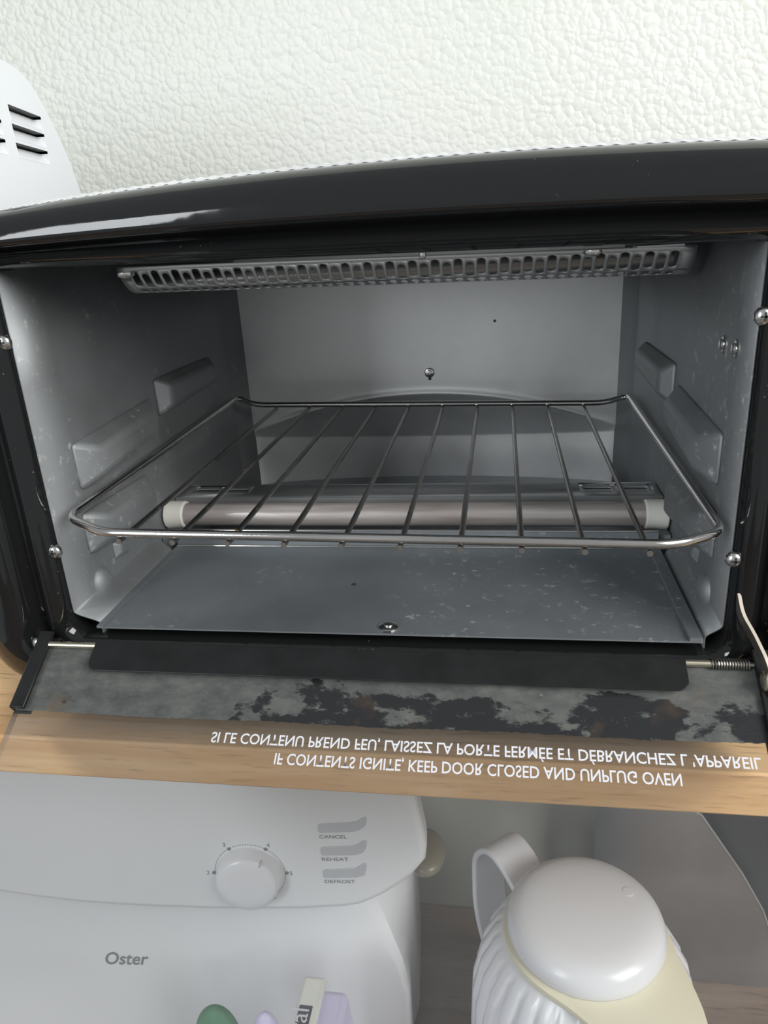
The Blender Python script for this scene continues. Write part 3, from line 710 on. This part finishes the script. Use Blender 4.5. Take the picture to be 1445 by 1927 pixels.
# printed name on the body front
def tl(a, b): return tp(a, b, -.0127)
text_mesh('lettering', 'Oster', M['ink'], TS, tl, .030, .0105, -.1115, -.0895, shear=.35, bold=.012)
V, F = [], []
lev = mesh('side_lever', *lathev([(.001, 0), (.007, .0006), (.0115, .003), (.0125, .0065), (.0115, .010), (.007, .0122), (.001, .0128)], 24), M['clearp'], TS, angle=60)
lev.location = (.1055, .034, TO[2] - LZ - .024); lev.scale = (1.0, 1.5, 1.0)

# ================================================================== WHITE JUG
JX, JY, JZ = .1065, .026, -.2305
JG = empty('thermal_jug', (JX, JY, LZ)); JG.scale = (.945, .945, 1.0); tag(JG, 'white ribbed jug with domed lid and cream spout on the lower shelf', 'jug')
def jz(z): return z - LZ
hd, sd = R(130), R(-57)
NB = 192
body = [(.052, .0), (.060, .001), (.064, .006), (.069, .040), (.0715, .075), (.0700, .105), (.0645, .128), (.0560, .143), (.0500, .149), (.0480, .151)]
def wob(a, z): 
    f = max(0, min(1, z / .02)) * max(0, min(1, (.1490 - z) / .02)); w = abs(sin(a * 16)); return -.055 * f * (1 - w) ** 2.2
mesh('body', *lathev([(r, z * (JZ - LZ - .004) / .151) for r, z in body], NB, wob=wob), M['jug'], JG, angle=60)
# cream collar that runs out into the spout
V, F = [], []; n = 72
rings = [(.0462, -.0065), (.0492, -.0060), (.0502, -.0035), (.0498, -.0008), (.0470, .0002)]
for (r, h) in rings:
    for k in range(n):
        a = 2 * pi * k / n; da = (a - sd + pi) % (2 * pi) - pi
        q = math.exp(-(da / .52) ** 2); rr = r + .040 * q * (1.0 if h > -.005 else .72)
        V.append((rr * cos(a), rr * sin(a), jz(JZ) + h - (.004 * q if h > -.002 else 0) - (.012 * q if h < -.005 else 0)))
for i in range(len(rings) - 1):
    for k in range(n): l = (k + 1) % n; F.append((i * n + k, i * n + l, (i + 1) * n + l, (i + 1) * n + k))
F += [tuple(range(n)), tuple((len(rings) - 1) * n + k for k in range(n))]
mesh('spout_collar', V, F, M['cream'], JG, angle=50)
LD = mesh('lid', *lathev([(.0440, jz(JZ) - .002), (.0468, jz(JZ) + .0002), (.0478, jz(JZ) + .003), (.0476, jz(JZ) + .0065), (.0460, jz(JZ) + .0105), (.0425, jz(JZ) + .0140), (.037, jz(JZ) + .0162), (.030, jz(JZ) + .0172), (.018, jz(JZ) + .0180), (.002, jz(JZ) + .0183)], 72), M['jug'], JG, angle=60)
mesh('mould_mark', *disc((.0285 * cos(.35), .0285 * sin(.35) + .004, jz(JZ) + .0170), (0, 0, 1), .0034, .0005, 20, .0001), M['jug'], LD, smooth=False)
# strap handle
hv = Vector((cos(hd), sin(hd), 0)); hw_ = Vector((sin(hd), -cos(hd), 0))
hp = fillet([hv * .044 + Vector((0, 0, jz(JZ) - .010)), hv * .060 + Vector((0, 0, jz(JZ) + .001)), hv * .078 + Vector((0, 0, jz(JZ) + .006)), hv * .094 + Vector((0, 0, jz(JZ) - .010)), hv * .094 + Vector((0, 0, jz(JZ) - .065)), hv * .072 + Vector((0, 0, jz(JZ) - .105))], .022, 9)
V, F = [], []
for i, q in enumerate(hp):
    t = (hp[min(i + 1, len(hp) - 1)] - hp[max(i - 1, 0)]).normalized(); u = t.cross(hw_).normalized()
    for a, b in ((-.0145, -.0022), (.0145, -.0022), (.0145, .0022), (-.0145, .0022)): V.append(q + hw_ * a + u * b)
for i in range(len(hp) - 1):
    for k in range(4): l = (k + 1) % 4; F.append((i * 4 + k, i * 4 + l, i * 4 + 4 + l, i * 4 + 4 + k))
F += [(0, 1, 2, 3), tuple(len(V) - 4 + k for k in range(4))]
mesh('handle', V, F, M['jug'], JG, angle=40, bevel=.0016, seg=3)

# ================================================================== THINGS BEHIND THE JUG
# grey metal baking sheet with clipped corners, upright
SH = empty('baking_sheet', (.145, .118, LZ)); SO = (.145, .118, LZ)
tag(SH, 'grey speckled metal baking sheet with clipped corner standing behind the jug', 'baking sheet')
poly = [(.125, LZ), (.125, -.2030), (.130, -.2030), (.1765, -.2250), (.1955, -.2339), (.2263, -.2813), (.243, -.312), (.255, -.345), (.255, LZ)]
mesh('sheet_face', *prism(poly, lambda a, b, d: (a, .120 + d + (b - LZ) * .06, b), 0, .0012), M['sheet'], SH, off=SO, smooth=False)
rim = [(a, .1195 + (b - LZ) * .06, b) for a, b in poly[:]][2:8]
mesh('rolled_edge', *tubev(rim, .0009, 8), M['cover'], SH, off=SO)
DB = mesh('storage_box', *boxv(.165, .36, .138, .168, LZ, -.178), M['dark'], bevel=.003)
tag(DB, 'dark charcoal box standing behind the grey baking sheet', 'box')

# ================================================================== SMALL THINGS IN FRONT OF THE TOASTER
# lavender holder with an ivory strip and dark label
BX = empty('lavender_holder', (-.036, -.045, LZ)); BO = (-.036, -.045, LZ)
tag(BX, 'lavender plastic box with ivory strip and dark label in front of the toaster', 'box')
V, F = boxv(-.0570, -.0190, -.090, -.0115, LZ, -.2500)
V = [(x - (.010 if (x > -.03 and z > -.3) else 0), y, z) for x, y, z in V]
mesh('case', V, F, M['lav'], BX, off=BO, bevel=.004, seg=4)
mesh('strip', *boxv(-.0562, -.0428, -.088, -.0075, -.2535, -.2462), M['ivory'], BX, off=BO, bevel=.0022, seg=3)
mesh('label_plate', *boxv(-.0540, -.0462, -.080, -.0255, -.2470, -.2459), M['lab'], BX, off=BO, bevel=.0006)
text_mesh('lettering', 'ral', M['print_w'], BX, lambda a, b: (-.0478 - b - BO[0], -.0405 + a - BO[1], -.2458 - BO[2]), .0125, None, 0, 0)
# green rounded spoon
def paddle(name, loc, rx, ry, rz, mat, label, cat, hl, tilt=0):
    e = empty(name, loc); tag(e, label, cat)
    bm = bmesh.new(); bmesh.ops.create_uvsphere(bm, u_segments=24, v_segments=16, radius=1)
    for v in bm.verts: v.co = Vector((v.co.x * rx, v.co.y * ry, v.co.z * rz + hl)) ; v.co.x += tilt * v.co.z
    me = bpy.data.meshes.new('head'); bm.to_mesh(me); bm.free(); me.shade_smooth(); me.materials.append(mat); link(bpy.data.objects.new('head', me), e)
    mesh('handle', *tubev([(0, 0, 0.0), (tilt * hl * .5, 0, hl * .5), (tilt * (hl - rz * .6), 0, hl - rz * .6)], [.005, .0045, .0055], 14), mat, e)
    return e
paddle('silicone_spoon', (-.1055, -.034, LZ), .0135, .0085, .026, M['green'], 'green silicone spoon with rounded tip in front of the toaster', 'spoon', .1155, .03)
paddle('lavender_spoon', (-.0800, -.034, LZ), .0080, .0060, .020, M['lav'], 'small lavender spoon between the green spoon and lavender box', 'spoon', .1215, .06)
